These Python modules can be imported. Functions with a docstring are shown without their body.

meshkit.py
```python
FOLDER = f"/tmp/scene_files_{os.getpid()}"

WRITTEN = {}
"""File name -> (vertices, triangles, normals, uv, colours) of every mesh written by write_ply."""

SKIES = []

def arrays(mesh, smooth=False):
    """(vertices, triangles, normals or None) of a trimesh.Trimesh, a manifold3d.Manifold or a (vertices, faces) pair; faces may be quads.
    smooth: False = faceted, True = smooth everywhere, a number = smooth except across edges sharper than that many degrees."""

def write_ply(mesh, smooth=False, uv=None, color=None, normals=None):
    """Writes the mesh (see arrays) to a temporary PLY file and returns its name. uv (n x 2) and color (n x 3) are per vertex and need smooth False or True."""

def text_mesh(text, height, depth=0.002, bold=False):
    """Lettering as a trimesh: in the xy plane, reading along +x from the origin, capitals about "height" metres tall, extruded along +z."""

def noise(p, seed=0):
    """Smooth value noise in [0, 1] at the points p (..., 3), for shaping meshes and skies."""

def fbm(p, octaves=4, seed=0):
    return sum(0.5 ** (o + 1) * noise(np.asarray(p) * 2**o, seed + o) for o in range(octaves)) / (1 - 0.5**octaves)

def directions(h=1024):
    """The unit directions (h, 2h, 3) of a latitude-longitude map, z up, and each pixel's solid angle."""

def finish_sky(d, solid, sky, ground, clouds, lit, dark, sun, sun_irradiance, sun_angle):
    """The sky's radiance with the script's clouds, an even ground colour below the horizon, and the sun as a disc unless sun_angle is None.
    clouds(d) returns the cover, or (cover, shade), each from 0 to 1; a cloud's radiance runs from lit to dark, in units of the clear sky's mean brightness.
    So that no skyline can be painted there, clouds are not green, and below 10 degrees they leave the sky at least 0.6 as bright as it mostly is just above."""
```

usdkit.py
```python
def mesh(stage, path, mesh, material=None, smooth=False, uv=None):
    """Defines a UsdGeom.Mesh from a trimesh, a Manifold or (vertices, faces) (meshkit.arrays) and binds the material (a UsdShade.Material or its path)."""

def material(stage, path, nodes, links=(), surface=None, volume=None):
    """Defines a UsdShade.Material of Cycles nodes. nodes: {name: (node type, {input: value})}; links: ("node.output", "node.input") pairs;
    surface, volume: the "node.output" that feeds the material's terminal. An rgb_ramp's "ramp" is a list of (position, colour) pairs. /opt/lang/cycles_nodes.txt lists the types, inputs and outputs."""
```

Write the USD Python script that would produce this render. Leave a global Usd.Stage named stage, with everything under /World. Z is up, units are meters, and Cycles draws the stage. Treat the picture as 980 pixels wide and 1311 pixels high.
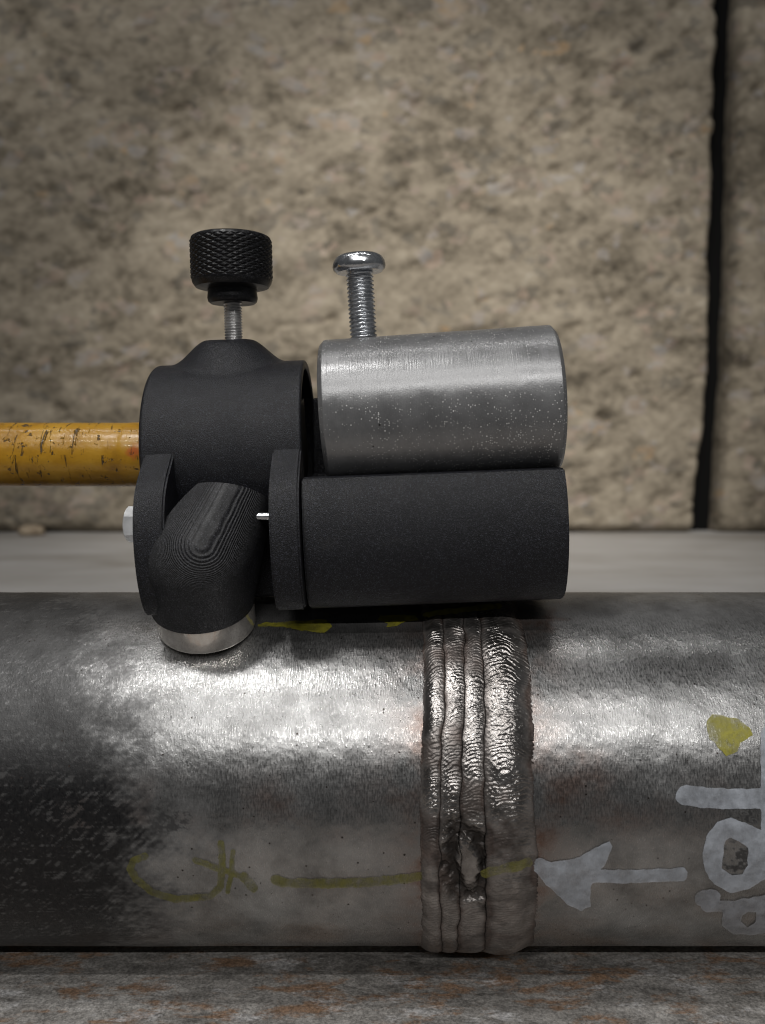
import math
import numpy as np
import trimesh
import manifold3d as m3
import shapely
from shapely.geometry import LineString, Polygon, Point
from shapely.ops import unary_union
import meshkit
import usdkit
from pxr import Gf, Sdf, Usd, UsdGeom, UsdLux, UsdShade, Vt

stage = Usd.Stage.CreateInMemory()
UsdGeom.SetStageUpAxis(stage, "Z")
UsdGeom.SetStageMetersPerUnit(stage, 1.0)
UsdGeom.Xform.Define(stage, "/World")
UsdGeom.Scope.Define(stage, "/World/Looks")
T = Sdf.ValueTypeNames

# ------------------------------------------------------------------ camera
FPX, CX, CY = 1050.0, 490.0, 655.5           # focal length and centre in pixels of the 980 wide photograph
CAM = np.array([0.0, -0.2745, 0.1073])
PITCH = math.radians(4.6)
cam = UsdGeom.Camera.Define(stage, "/World/camera")
cam.AddTranslateOp().Set(Gf.Vec3d(*CAM))
cam.AddRotateXOp().Set(90 - math.degrees(PITCH))
cam.CreateHorizontalApertureAttr(24.0)
cam.CreateVerticalApertureAttr(24.0 * 1311 / 980)
cam.CreateFocalLengthAttr(24.0 * FPX / 980)
cam.CreateClippingRangeAttr(Gf.Vec2f(0.01, 100.0))
cam.CreateFStopAttr(11.0)
cam.CreateFocusDistanceAttr(0.252)
cam.CreateExposureAttr(1.4)

# ------------------------------------------------------------------ light: unseen workshop lamps overhead, placed from highlights and shadows, no sun
def rect_lamp(name, pos, target, w, h, intensity, color=(1, 0.95, 0.88)):
    l = UsdLux.RectLight.Define(stage, "/World/" + name)
    p, t = np.array(pos, float), np.array(target, float)
    z = p - t
    z /= np.linalg.norm(z)
    x = np.array([1.0, 0, 0]) - z * z[0]
    x /= np.linalg.norm(x)
    y = np.cross(z, x)
    m = Gf.Matrix4d(*x, 0, *y, 0, *z, 0, *p, 1)
    l.AddTransformOp().Set(m)
    l.CreateWidthAttr(w)
    l.CreateHeightAttr(h)
    l.CreateIntensityAttr(intensity)
    l.CreateColorAttr(Gf.Vec3f(*color))
    return l

def toward(theta, x, d):
    """A place d metres away, theta degrees from straight up towards the camera, x metres to the side."""
    a = math.radians(theta)
    return (x, -d * math.sin(a), d * math.cos(a))

COOL = (1.0, 0.985, 0.965)
rect_lamp("lamp_key", toward(18.5, -0.52, 2.0), (-0.03, 0, 0.06), 0.20, 0.15, 40, COOL)
rect_lamp("lamp_strip_middle", toward(37, -0.1, 2.3), (0, 0, 0.05), 1.9, 0.016, 42, COOL)
rect_lamp("lamp_strip_front", toward(54, 0.1, 2.3), (0, 0, 0.05), 1.9, 0.012, 78, COOL)
rect_lamp("lamp_strip_top", toward(-5, -0.2, 2.2), (0, 0, 0.05), 2.0, 0.025, 14, COOL)

def spot_lamp(name, pos, target, radius, cone, intensity, color=(1, 0.95, 0.88)):
    l = UsdLux.SphereLight.Define(stage, "/World/" + name)
    p, t = np.array(pos, float), np.array(target, float)
    z = (p - t) / np.linalg.norm(p - t)
    x = np.cross([0, 0, 1.0], z); x /= np.linalg.norm(x)
    l.AddTransformOp().Set(Gf.Matrix4d(*x, 0, *np.cross(z, x), 0, *z, 0, *p, 1))
    l.CreateRadiusAttr(radius)
    l.CreateIntensityAttr(intensity)
    l.CreateColorAttr(Gf.Vec3f(*color))
    sh = UsdLux.ShapingAPI.Apply(l.GetPrim())
    sh.CreateShapingConeAngleAttr(cone)
    sh.CreateShapingConeSoftnessAttr(1.0)

spot_lamp("added_wall_spot", (0.25, -1.2, 1.9), (0.10, 1.4, 0.22), 0.06, 16.0, 700)  # added so its falloff dims the wall's corners; no such lamp known

world = UsdLux.DomeLight.Define(stage, "/World/room_light")
world.CreateIntensityAttr(1.0)
wm = usdkit.material(stage, "/World/Looks/room_air", {"b": ("background_shader", {"color": (0.95, 0.97, 1.0), "strength": 0.018})}, surface="b.background")
UsdShade.MaterialBindingAPI.Apply(world.GetPrim()).Bind(wm)

# ------------------------------------------------------------------ helpers
FW = np.array([0, math.cos(PITCH), -math.sin(PITCH)])
UP = np.array([0, math.sin(PITCH), math.cos(PITCH)])

def at(px, py, Y):
    """The point at depth Y (world y) that stands at this place of the photograph."""
    d = FW + np.array([1.0, 0, 0]) * (px - CX) / FPX + UP * (CY - py) / FPX
    return CAM + d * (Y - CAM[1]) / d[1]

def to_px(p):
    q = np.asarray(p) - CAM
    dep = q @ FW
    return CX + FPX * q[..., 0] / dep, CY - FPX * (q @ UP) / dep

USED = {}
def numbered(parent, name):
    k = (parent, name)
    n = USED.get(k, 0)
    USED[k] = n + 1
    return name if n == 0 else f"{name}_{n:03d}"

ORIGIN = {}
def thing(name, label, cat, base, group=None):
    path = "/World/" + numbered("/World", name)
    x = UsdGeom.Xform.Define(stage, path)
    x.AddTranslateOp().Set(Gf.Vec3d(*map(float, base)))
    ORIGIN[path] = np.array(base, float)
    tag(x.GetPrim(), label=label, category=cat, group=group)
    return path

def tag(prim, **k):
    for a, b in k.items():
        if b:
            prim.SetCustomDataByKey(a, b)

def obj(name, mesh, mat, parent=None, smooth=30, uv=None, prim_vars=None, **data):
    """One Mesh prim; its points are given in world coordinates."""
    par = parent or "/World"
    path = par + "/" + numbered(par, name)
    org = ORIGIN.get(par, np.zeros(3))
    ORIGIN[path] = org
    v, f, n = meshkit.arrays(mesh, smooth)
    if n is not None:
        m = usdkit.mesh(stage, path, (v - org, f), mat, False, uv)
        m.CreateNormalsAttr(Vt.Vec3fArray.FromNumpy(n.astype(np.float32)))
        m.SetNormalsInterpolation("vertex")
    else:
        m = usdkit.mesh(stage, path, (v - org, f), mat, False, uv)
    for k, a in (prim_vars or {}).items():
        UsdGeom.PrimvarsAPI(m).CreatePrimvar(k, T.FloatArray, "vertex").Set(Vt.FloatArray.FromNumpy(np.asarray(a, np.float32)))
    tag(m.GetPrim(), **data)
    return path

def grid_faces(nu, nv, wrap_v=False):
    """Quads of a nu x nv grid of points (index u * nv + v)."""
    i, j = np.meshgrid(np.arange(nu - 1), np.arange(nv if wrap_v else nv - 1), indexing="ij")
    j2 = (j + 1) % nv
    return np.stack([i * nv + j, (i + 1) * nv + j, (i + 1) * nv + j2, i * nv + j2], -1).reshape(-1, 4)

def to_tm(man):
    m = man.to_mesh()
    return trimesh.Trimesh(np.array(m.vert_properties[:, :3]), np.array(m.tri_verts), process=False)

def to_man(tm):
    return m3.Manifold(m3.Mesh(np.asarray(tm.vertices, np.float32), np.asarray(tm.faces, np.uint32)))

def frame(z, x=(1, 0, 0)):
    z = np.array(z, float); z /= np.linalg.norm(z)
    x = np.array(x, float) - z * np.dot(x, z); x /= np.linalg.norm(x)
    return np.stack([x, np.cross(z, x), z], 1)

def lathe(profile, seg=96):
    """Closed solid of revolution about z; profile = (r, z) from the axis at the bottom to the axis at the top."""
    return trimesh.creation.revolve(np.array(profile, float), sections=seg)

def place(tm, R, t):
    tm = tm.copy()
    M = np.eye(4); M[:3, :3] = R; M[:3, 3] = t
    tm.apply_transform(M)
    return tm

def smoothstep(a, b, x):
    t = np.clip((x - a) / (b - a), 0, 1)
    return t * t * (3 - 2 * t)

# ------------------------------------------------------------------ materials
def mat(name, nodes, links, surface="p.BSDF"):
    return usdkit.material(stage, "/World/Looks/" + name, nodes, links, surface=surface)

def grainy_black(name, base, rough, grain, dist, layers=None):
    n = {"tc": ("texture_coordinate", {}), "n1": ("noise_texture", {"scale": grain, "detail": 2.0, "roughness": 0.6}),
         "n2": ("noise_texture", {"scale": 260.0, "detail": 3.0}), "v": ("voronoi_texture", {"scale": 4800.0}), "vs": ("separate_color", {}),
         "r": ("map_range", {"from_min": 0.3, "from_max": 0.7, "to_min": rough - 0.05, "to_max": rough + 0.07}),
         "cr": ("rgb_ramp", {"ramp": [(0.0, tuple(0.5 * c for c in base)), (0.6, base), (0.86, tuple(2.5 * c for c in base)), (1.0, tuple(7 * c for c in base))]}),  # the palest cells put the grain's sparkle into the base colour
         "du": ("noise_texture", {"scale": 95.0, "detail": 8.0, "roughness": 0.72, "distortion": 0.8}), "dr": ("rgb_ramp", {"ramp": [(0.56, (0, 0, 0)), (0.75, (0.55, 0.55, 0.55))]}), "dm": ("mix_color", {"b": (0.045, 0.044, 0.043)}),
         "b": ("bump", {"strength": 1.0, "distance": dist}), "p": ("principled_bsdf", {"specular_ior_level": 0.4})}
    l = [("tc.object", "n1.vector"), ("tc.object", "n2.vector"), ("tc.object", "v.vector"), ("v.color", "vs.color"), ("n1.fac", "b.height"), ("n2.fac", "r.value"), ("vs.r", "cr.fac"), ("tc.object", "du.vector"), ("du.fac", "dr.fac"), ("cr.color", "dm.a"), ("dr.color", "dm.fac"),
         ("dm.result", "p.base_color"), ("r.result", "p.roughness"), ("b.normal", "p.normal")]
    if layers:
        d, period, ldist = layers
        n["dot"] = ("vector_math", {"math_type": "dot_product", "vector2": d})
        n["mul"] = ("math", {"math_type": "multiply", "value2": 2 * math.pi / period})
        n["sin"] = ("math", {"math_type": "sine"})
        n["wn"] = ("noise_texture", {"scale": 240.0, "detail": 3.0})
        n["wa"] = ("math", {"math_type": "multiply_add", "value2": 3.2})
        n["b2"] = ("bump", {"strength": 1.0, "distance": ldist})
        l += [("tc.object", "dot.vector1"), ("dot.value", "mul.value1"), ("tc.object", "wn.vector"), ("wn.fac", "wa.value1"), ("mul.value", "wa.value3"), ("wa.value", "sin.value1"), ("sin.value", "b2.height"), ("b.normal", "b2.normal")]
        l = [x for x in l if x[1] != "p.normal"] + [("b2.normal", "p.normal")]
    return mat(name, n, l)

M_BLACK = grainy_black("black_nylon", (0.0085, 0.0089, 0.0114), 0.43, 3400.0, 0.00022)
def finger_material(d):
    return grainy_black("black_layered_print", (0.011, 0.0112, 0.013), 0.45, 2500.0, 0.00004, (tuple(map(float, d)), 0.0003, 0.00006))
M_KNOB = grainy_black("black_knob_plastic", (0.007, 0.007, 0.008), 0.36, 900.0, 0.00002)

def metal(name, color, rough, scale, dist, spread=0.1, dark=None, metallic=1.0):
    dark = dark or tuple(0.7 * c for c in color)
    n = {"tc": ("texture_coordinate", {}), "n1": ("noise_texture", {"scale": scale, "detail": 3.0}), "n2": ("noise_texture", {"scale": 300.0, "detail": 4.0}),
         "cr": ("rgb_ramp", {"ramp": [(0.3, dark), (0.65, color)]}),
         "r": ("map_range", {"from_min": 0.3, "from_max": 0.7, "to_min": rough - spread / 2, "to_max": rough + spread}),
         "b": ("bump", {"strength": 1.0, "distance": dist}), "p": ("principled_bsdf", {"metallic": metallic})}
    return mat(name, n, [("tc.object", "n1.vector"), ("tc.object", "n2.vector"), ("n2.fac", "cr.fac"), ("n2.fac", "r.value"), ("n1.fac", "b.height"),
                         ("cr.color", "p.base_color"), ("r.result", "p.roughness"), ("b.normal", "p.normal")])

M_ZINC = metal("bright_zinc", (0.78, 0.8, 0.83), 0.22, 1200.0, 0.00004, dark=(0.6, 0.62, 0.65), metallic=0.95)
M_NUT = metal("bright_nut", (0.88, 0.89, 0.9), 0.35, 900.0, 0.00004, dark=(0.76, 0.77, 0.78), metallic=0.55)
M_STAINLESS = metal("bright_screw_steel", (0.8, 0.79, 0.78), 0.28, 1500.0, 0.00002, metallic=0.8)
M_NICKEL = metal("nickel_plate", (0.95, 0.91, 0.85), 0.10, 500.0, 0.00003, spread=0.06, dark=(0.8, 0.75, 0.7), metallic=0.8)
M_DULL = metal("dull_steel", (0.10, 0.098, 0.095), 0.5, 900.0, 0.00005)

# turned steel of the weight: grey metal, pale specks and small dark pits
M_WEIGHT = mat("turned_steel", {
    "uv": ("texture_coordinate", {}),
    "mp": ("mapping", {"scale": (3800.0, 60.0, 1.0)}), "lines": ("noise_texture", {"scale": 1.0, "detail": 3.0}),
    "fine": ("noise_texture", {"scale": 2600.0, "detail": 2.0}),
    "cloud": ("noise_texture", {"scale": 120.0, "detail": 5.0, "roughness": 0.65}),
    "cr": ("rgb_ramp", {"ramp": [(0.3, (0.235, 0.235, 0.238)), (0.7, (0.30, 0.30, 0.303))]}),
    "v": ("voronoi_texture", {"scale": 1650.0}), "vs": ("separate_color", {}), "vn": ("noise_texture", {"scale": 40.0, "detail": 3.0}),
    "lim": ("math", {"math_type": "multiply"}), "lim2": ("math", {"math_type": "multiply", "value2": 0.62}),
    "pw": ("math", {"math_type": "power", "value2": 2.0}),
    "dot": ("math", {"math_type": "less_than"}),
    "v2": ("voronoi_texture", {"scale": 420.0}), "vs2": ("separate_color", {}), "pw2": ("math", {"math_type": "power", "value2": 9.0}),
    "lim3": ("math", {"math_type": "multiply", "value2": 0.15}), "pit": ("math", {"math_type": "less_than"}),
    "c1": ("mix_color", {"b": (0.05, 0.048, 0.046)}), "c2": ("mix_color", {"b": (0.75, 0.74, 0.72)}),
    "met": ("math", {"math_type": "subtract", "value1": 0.5, "use_clamp": True}),
    "hs": ("math", {"math_type": "multiply_add", "value2": 0.55}),
    "b": ("bump", {"strength": 1.0, "distance": 0.00005}), "b2": ("bump", {"strength": 1.0, "distance": 0.0002, "invert": True}),
    "r": ("map_range", {"from_min": 0.3, "from_max": 0.7, "to_min": 0.26, "to_max": 0.38}),
    "p": ("principled_bsdf", {})},
    [("uv.UV", "mp.vector"), ("mp.vector", "lines.vector"), ("uv.object", "fine.vector"), ("uv.object", "cloud.vector"), ("cloud.fac", "cr.fac"),
     ("uv.object", "v.vector"), ("v.color", "vs.color"), ("vs.r", "pw.value1"), ("uv.object", "vn.vector"), ("pw.value", "lim.value1"), ("vn.fac", "lim.value2"), ("lim.value", "lim2.value1"),
     ("v.distance", "dot.value1"), ("lim2.value", "dot.value2"),
     ("uv.object", "v2.vector"), ("v2.color", "vs2.color"), ("vs2.g", "pw2.value1"), ("pw2.value", "lim3.value1"), ("v2.distance", "pit.value1"), ("lim3.value", "pit.value2"),
     ("cr.color", "c1.a"), ("pit.value", "c1.fac"), ("c1.result", "c2.a"), ("dot.value", "c2.fac"), ("c2.result", "p.base_color"),
     ("dot.value", "met.value2"), ("met.value", "p.metallic"), ("cloud.fac", "r.value"), ("r.result", "p.roughness"),
     ("fine.fac", "hs.value1"), ("lines.fac", "hs.value3"), ("hs.value", "b.height"), ("pit.value", "b2.height"), ("b.normal", "b2.normal"), ("b2.normal", "p.normal")])

# yellow rod: worn paint with dark scratches
M_ROD = mat("worn_yellow_paint", {
    "tc": ("texture_coordinate", {}),
    "m1": ("mapping", {"rotation": (0, 0, 0.45), "scale": (420.0, 60.0, 1.0)}), "s1": ("noise_texture", {"scale": 1.0, "detail": 5.0, "roughness": 0.7, "distortion": 0.6}),
    "m2": ("mapping", {"rotation": (0, 0, -0.2), "scale": (300.0, 45.0, 1.0), "location": (4.0, 7.0, 0)}), "s2": ("noise_texture", {"scale": 1.0, "detail": 6.0, "roughness": 0.75, "distortion": 1.2}),
    "sp": ("noise_texture", {"scale": 330.0, "detail": 5.0, "roughness": 0.7}),
    "r1": ("rgb_ramp", {"ramp": [(0.615, (0, 0, 0)), (0.66, (1, 1, 1))]}), "r2": ("rgb_ramp", {"ramp": [(0.62, (0, 0, 0)), (0.655, (1, 1, 1))]}), "r3": ("rgb_ramp", {"ramp": [(0.605, (0, 0, 0)), (0.66, (1, 1, 1))]}),
    "mx": ("mix_color", {"blend_type": "lighten", "fac": 1.0}), "mx2": ("mix_color", {"blend_type": "lighten", "fac": 1.0}),
    "cl": ("noise_texture", {"scale": 90.0, "detail": 5.0, "roughness": 0.6}),
    "base": ("rgb_ramp", {"ramp": [(0.25, (0.26, 0.125, 0.012)), (0.5, (0.47, 0.24, 0.018)), (0.72, (0.56, 0.31, 0.035))]}),
    "at": ("attribute", {"attribute": "smear"}), "red": ("mix_color", {"b": (0.5, 0.10, 0.03)}),
    "c": ("mix_color", {"b": (0.035, 0.028, 0.022)}), "dk": ("math", {"math_type": "multiply", "value2": 0.88}),
    "r": ("map_range", {"to_min": 0.27, "to_max": 0.55}), "b": ("bump", {"strength": 1.0, "distance": 0.00025, "invert": True}), "b2": ("bump", {"strength": 1.0, "distance": 0.0004}),
    "p": ("principled_bsdf", {"coat_weight": 0.15})},
    [("tc.UV", "m1.vector"), ("m1.vector", "s1.vector"), ("tc.UV", "m2.vector"), ("m2.vector", "s2.vector"), ("tc.object", "sp.vector"), ("s1.fac", "r1.fac"), ("s2.fac", "r2.fac"), ("sp.fac", "r3.fac"),
     ("r1.color", "mx.a"), ("r2.color", "mx.b"), ("mx.result", "mx2.a"), ("r3.color", "mx2.b"), ("tc.object", "cl.vector"), ("cl.fac", "base.fac"), ("base.color", "red.a"), ("at.fac", "red.fac"), ("red.result", "c.a"),
     ("mx2.result", "dk.value1"), ("dk.value", "c.fac"), ("c.result", "p.base_color"), ("mx2.result", "r.value"), ("r.result", "p.roughness"), ("mx2.result", "b.height"), ("cl.fac", "b2.height"), ("b2.normal", "b.normal"), ("b.normal", "p.normal")])

# the pipe: ground bright steel, black mill scale, brown heat tint (vertex masks hold where each lies)
M_PIPE = mat("pipe_steel", {
    "tc": ("texture_coordinate", {}), "scale": ("attribute", {"attribute": "scale"}), "brown": ("attribute", {"attribute": "brown"}), "worn": ("attribute", {"attribute": "worn"}),
    "circ_m": ("mapping", {"scale": (2500.0, 750.0, 1.0)}), "circ": ("noise_texture", {"scale": 1.0, "detail": 3.0, "roughness": 0.6}),
    "dia_m": ("mapping", {"rotation": (0, 0, 0.75), "scale": (2300.0, 420.0, 1.0)}), "dia": ("noise_texture", {"scale": 1.0, "detail": 3.0, "roughness": 0.65}),
    "dib_m": ("mapping", {"rotation": (0, 0, -0.35), "scale": (330.0, 2100.0, 1.0)}), "dib": ("noise_texture", {"scale": 1.0, "detail": 4.0, "roughness": 0.65}),
    "lump": ("noise_texture", {"scale": 900.0, "detail": 5.0, "roughness": 0.65, "distortion": 0.4}),
    "cloud": ("noise_texture", {"scale": 75.0, "detail": 6.0, "roughness": 0.65}),
    "h1": ("mix_float", {"fac": 0.5}), "h2": ("mix_float", {"fac": 0.14}), "h4": ("mix_float", {}), "hf": ("math", {"math_type": "multiply", "value2": 0.6}),
    "hw": ("map_range", {"to_min": 0.55, "to_max": 1.1}), "hm": ("math", {"math_type": "multiply"}),
    "steel": ("rgb_ramp", {"ramp": [(0.3, (0.185, 0.183, 0.18)), (0.68, (0.43, 0.428, 0.424))]}),
    "bm": ("math", {"math_type": "multiply"}), "bcl": ("map_range", {"from_min": 0.4, "from_max": 0.62, "clamp": True}),
    "tint": ("mix_color", {"b": (0.20, 0.135, 0.11)}),
    "blk": ("rgb_ramp", {"ramp": [(0.35, (0.007, 0.007, 0.008)), (0.62, (0.015, 0.0145, 0.015)), (0.74, (0.07, 0.062, 0.06))]}),
    "c": ("mix_color", {}), "met": ("map_range", {"to_min": 0.9, "to_max": 0.0}), "r": ("map_range", {"to_min": 0.0, "to_max": 0.08}),
    "rsc": ("map_range", {"from_min": 0.38, "from_max": 0.62, "to_min": 0.17, "to_max": 0.46, "clamp": True}), "radd": ("math", {"math_type": "add"}),
    "pv": ("voronoi_texture", {"scale": 700.0}), "pc": ("separate_color", {}), "pp": ("math", {"math_type": "power", "value2": 12.0}), "pl": ("math", {"math_type": "multiply", "value2": 0.22}), "pit": ("math", {"math_type": "less_than"}),
    "pd": ("mix_color", {"b": (0.04, 0.03, 0.026)}),
    "b": ("bump", {"strength": 1.0, "distance": 0.00019}), "b2": ("bump", {"strength": 1.0, "distance": 0.0002, "invert": True}),
    "p": ("principled_bsdf", {"specular_ior_level": 0.3})},
    [("tc.UV", "circ_m.vector"), ("circ_m.vector", "circ.vector"), ("tc.UV", "dia_m.vector"), ("dia_m.vector", "dia.vector"), ("tc.UV", "dib_m.vector"), ("dib_m.vector", "dib.vector"),
     ("tc.object", "lump.vector"), ("tc.object", "cloud.vector"),
     ("circ.fac", "h1.a"), ("dia.fac", "h1.b"), ("h1.result", "h2.a"), ("dib.fac", "h2.b"), ("h2.result", "h4.a"), ("lump.fac", "h4.b"), ("worn.fac", "hf.value1"), ("hf.value", "h4.fac"),
     ("worn.fac", "hw.value"), ("h4.result", "hm.value1"), ("hw.result", "hm.value2"), ("hm.value", "b.height"),
     ("cloud.fac", "steel.fac"), ("cloud.fac", "bcl.value"), ("bcl.result", "bm.value1"), ("brown.fac", "bm.value2"), ("bm.value", "tint.fac"), ("steel.color", "tint.a"),
     ("lump.fac", "blk.fac"), ("tint.result", "c.a"), ("blk.color", "c.b"), ("scale.fac", "c.fac"),
     ("tc.object", "pv.vector"), ("pv.color", "pc.color"), ("pc.r", "pp.value1"), ("pp.value", "pl.value1"), ("pv.distance", "pit.value1"), ("pl.value", "pit.value2"), ("pit.value", "pd.fac"), ("c.result", "pd.a"), ("pd.result", "p.base_color"),
     ("scale.fac", "met.value"), ("met.result", "p.metallic"), ("scale.fac", "r.value"), ("h2.result", "rsc.value"), ("r.result", "radd.value1"), ("rsc.result", "radd.value2"), ("radd.value", "p.roughness"),
     ("pit.value", "b2.height"), ("b.normal", "b2.normal"), ("b2.normal", "p.normal")])

M_WELD = mat("weld_metal", {
    "tc": ("texture_coordinate", {}), "rust": ("attribute", {"attribute": "rust"}),
    "n": ("noise_texture", {"scale": 130.0, "detail": 6.0, "roughness": 0.65}), "f": ("noise_texture", {"scale": 1300.0, "detail": 4.0, "roughness": 0.6}),
    "steel": ("rgb_ramp", {"ramp": [(0.3, (0.15, 0.137, 0.128)), (0.62, (0.42, 0.40, 0.385))]}),
    "rr": ("rgb_ramp", {"ramp": [(0.35, (0.036, 0.028, 0.025)), (0.65, (0.135, 0.102, 0.088))]}),
    "sa": ("attribute", {"attribute": "weld_dark"}), "c2": ("mix_color", {"b": (0.016, 0.0135, 0.012)}), "c": ("mix_color", {}), "met": ("map_range", {"to_min": 0.95, "to_max": 0.4}), "r": ("map_range", {"to_min": 0.2, "to_max": 0.46}),
    "b": ("bump", {"strength": 1.0, "distance": 0.00012}), "p": ("principled_bsdf", {})},
    [("tc.object", "n.vector"), ("tc.object", "f.vector"), ("n.fac", "steel.fac"), ("n.fac", "rr.fac"), ("steel.color", "c.a"), ("rr.color", "c.b"), ("rust.fac", "c.fac"), ("c.result", "c2.a"), ("sa.fac", "c2.fac"), ("c2.result", "p.base_color"),
     ("rust.fac", "met.value"), ("met.result", "p.metallic"), ("rust.fac", "r.value"), ("r.result", "p.roughness"), ("f.fac", "b.height"), ("b.normal", "p.normal")])

def paint(name, color, cover, thick=0.9, scale=420.0):
    """Worn marker paint: a thin coat, rubbed through in places, denser where the vertex mask says."""
    return mat(name, {
        "tc": ("texture_coordinate", {}), "n": ("noise_texture", {"scale": scale, "detail": 6.0, "roughness": 0.7}), "m": ("mapping", {"scale": (700.0, 160.0, 1.0)}), "s": ("noise_texture", {"scale": 1.0, "detail": 3.0}),
        "mix": ("mix_float", {"fac": 0.3}), "lo": ("noise_texture", {"scale": 170.0, "detail": 5.0, "roughness": 0.65}), "lr": ("map_range", {"from_min": 0.35, "from_max": 0.65, "to_min": 0.48, "to_max": 1.0, "clamp": True}), "kk": ("math", {"math_type": "multiply"}), "d": ("attribute", {"attribute": "dense"}), "add": ("math", {"math_type": "add"}),
        "k": ("map_range", {"from_min": 1.0 - cover, "from_max": 1.0 - cover + 0.3, "to_max": thick, "clamp": True}),
        "v": ("rgb_ramp", {"ramp": [(0.32, tuple(0.7 * c for c in color)), (0.68, tuple(1.08 * c for c in color))]}),
        "b": ("bump", {"strength": 1.0, "distance": 0.00015}), "p": ("principled_bsdf", {"roughness": 0.5}), "t": ("transparent_bsdf", {}), "o": ("mix_closure", {})},
        [("tc.object", "n.vector"), ("tc.UV", "m.vector"), ("m.vector", "s.vector"), ("n.fac", "mix.a"), ("s.fac", "mix.b"), ("mix.result", "add.value1"), ("d.fac", "add.value2"), ("add.value", "k.value"),
         ("n.fac", "v.fac"), ("v.color", "p.base_color"), ("n.fac", "b.height"), ("b.normal", "p.normal"), ("tc.object", "lo.vector"), ("lo.fac", "lr.value"), ("k.result", "kk.value1"), ("lr.result", "kk.value2"), ("kk.value", "o.fac"), ("t.BSDF", "o.closure1"), ("p.BSDF", "o.closure2")], "o.closure")

M_YELLOW = paint("yellow_marker", (0.40, 0.365, 0.035), 0.78)
M_OLIVE = paint("faded_yellow_marker", (0.19, 0.18, 0.03), 0.74, 0.72)
M_CHALK = paint("pale_blue_grey_marker", (0.52, 0.555, 0.615), 0.92, 0.80)
M_CHALK_FAINT = paint("faint_blue_grey_marker", (0.44, 0.46, 0.505), 0.88, 0.74)

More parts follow.
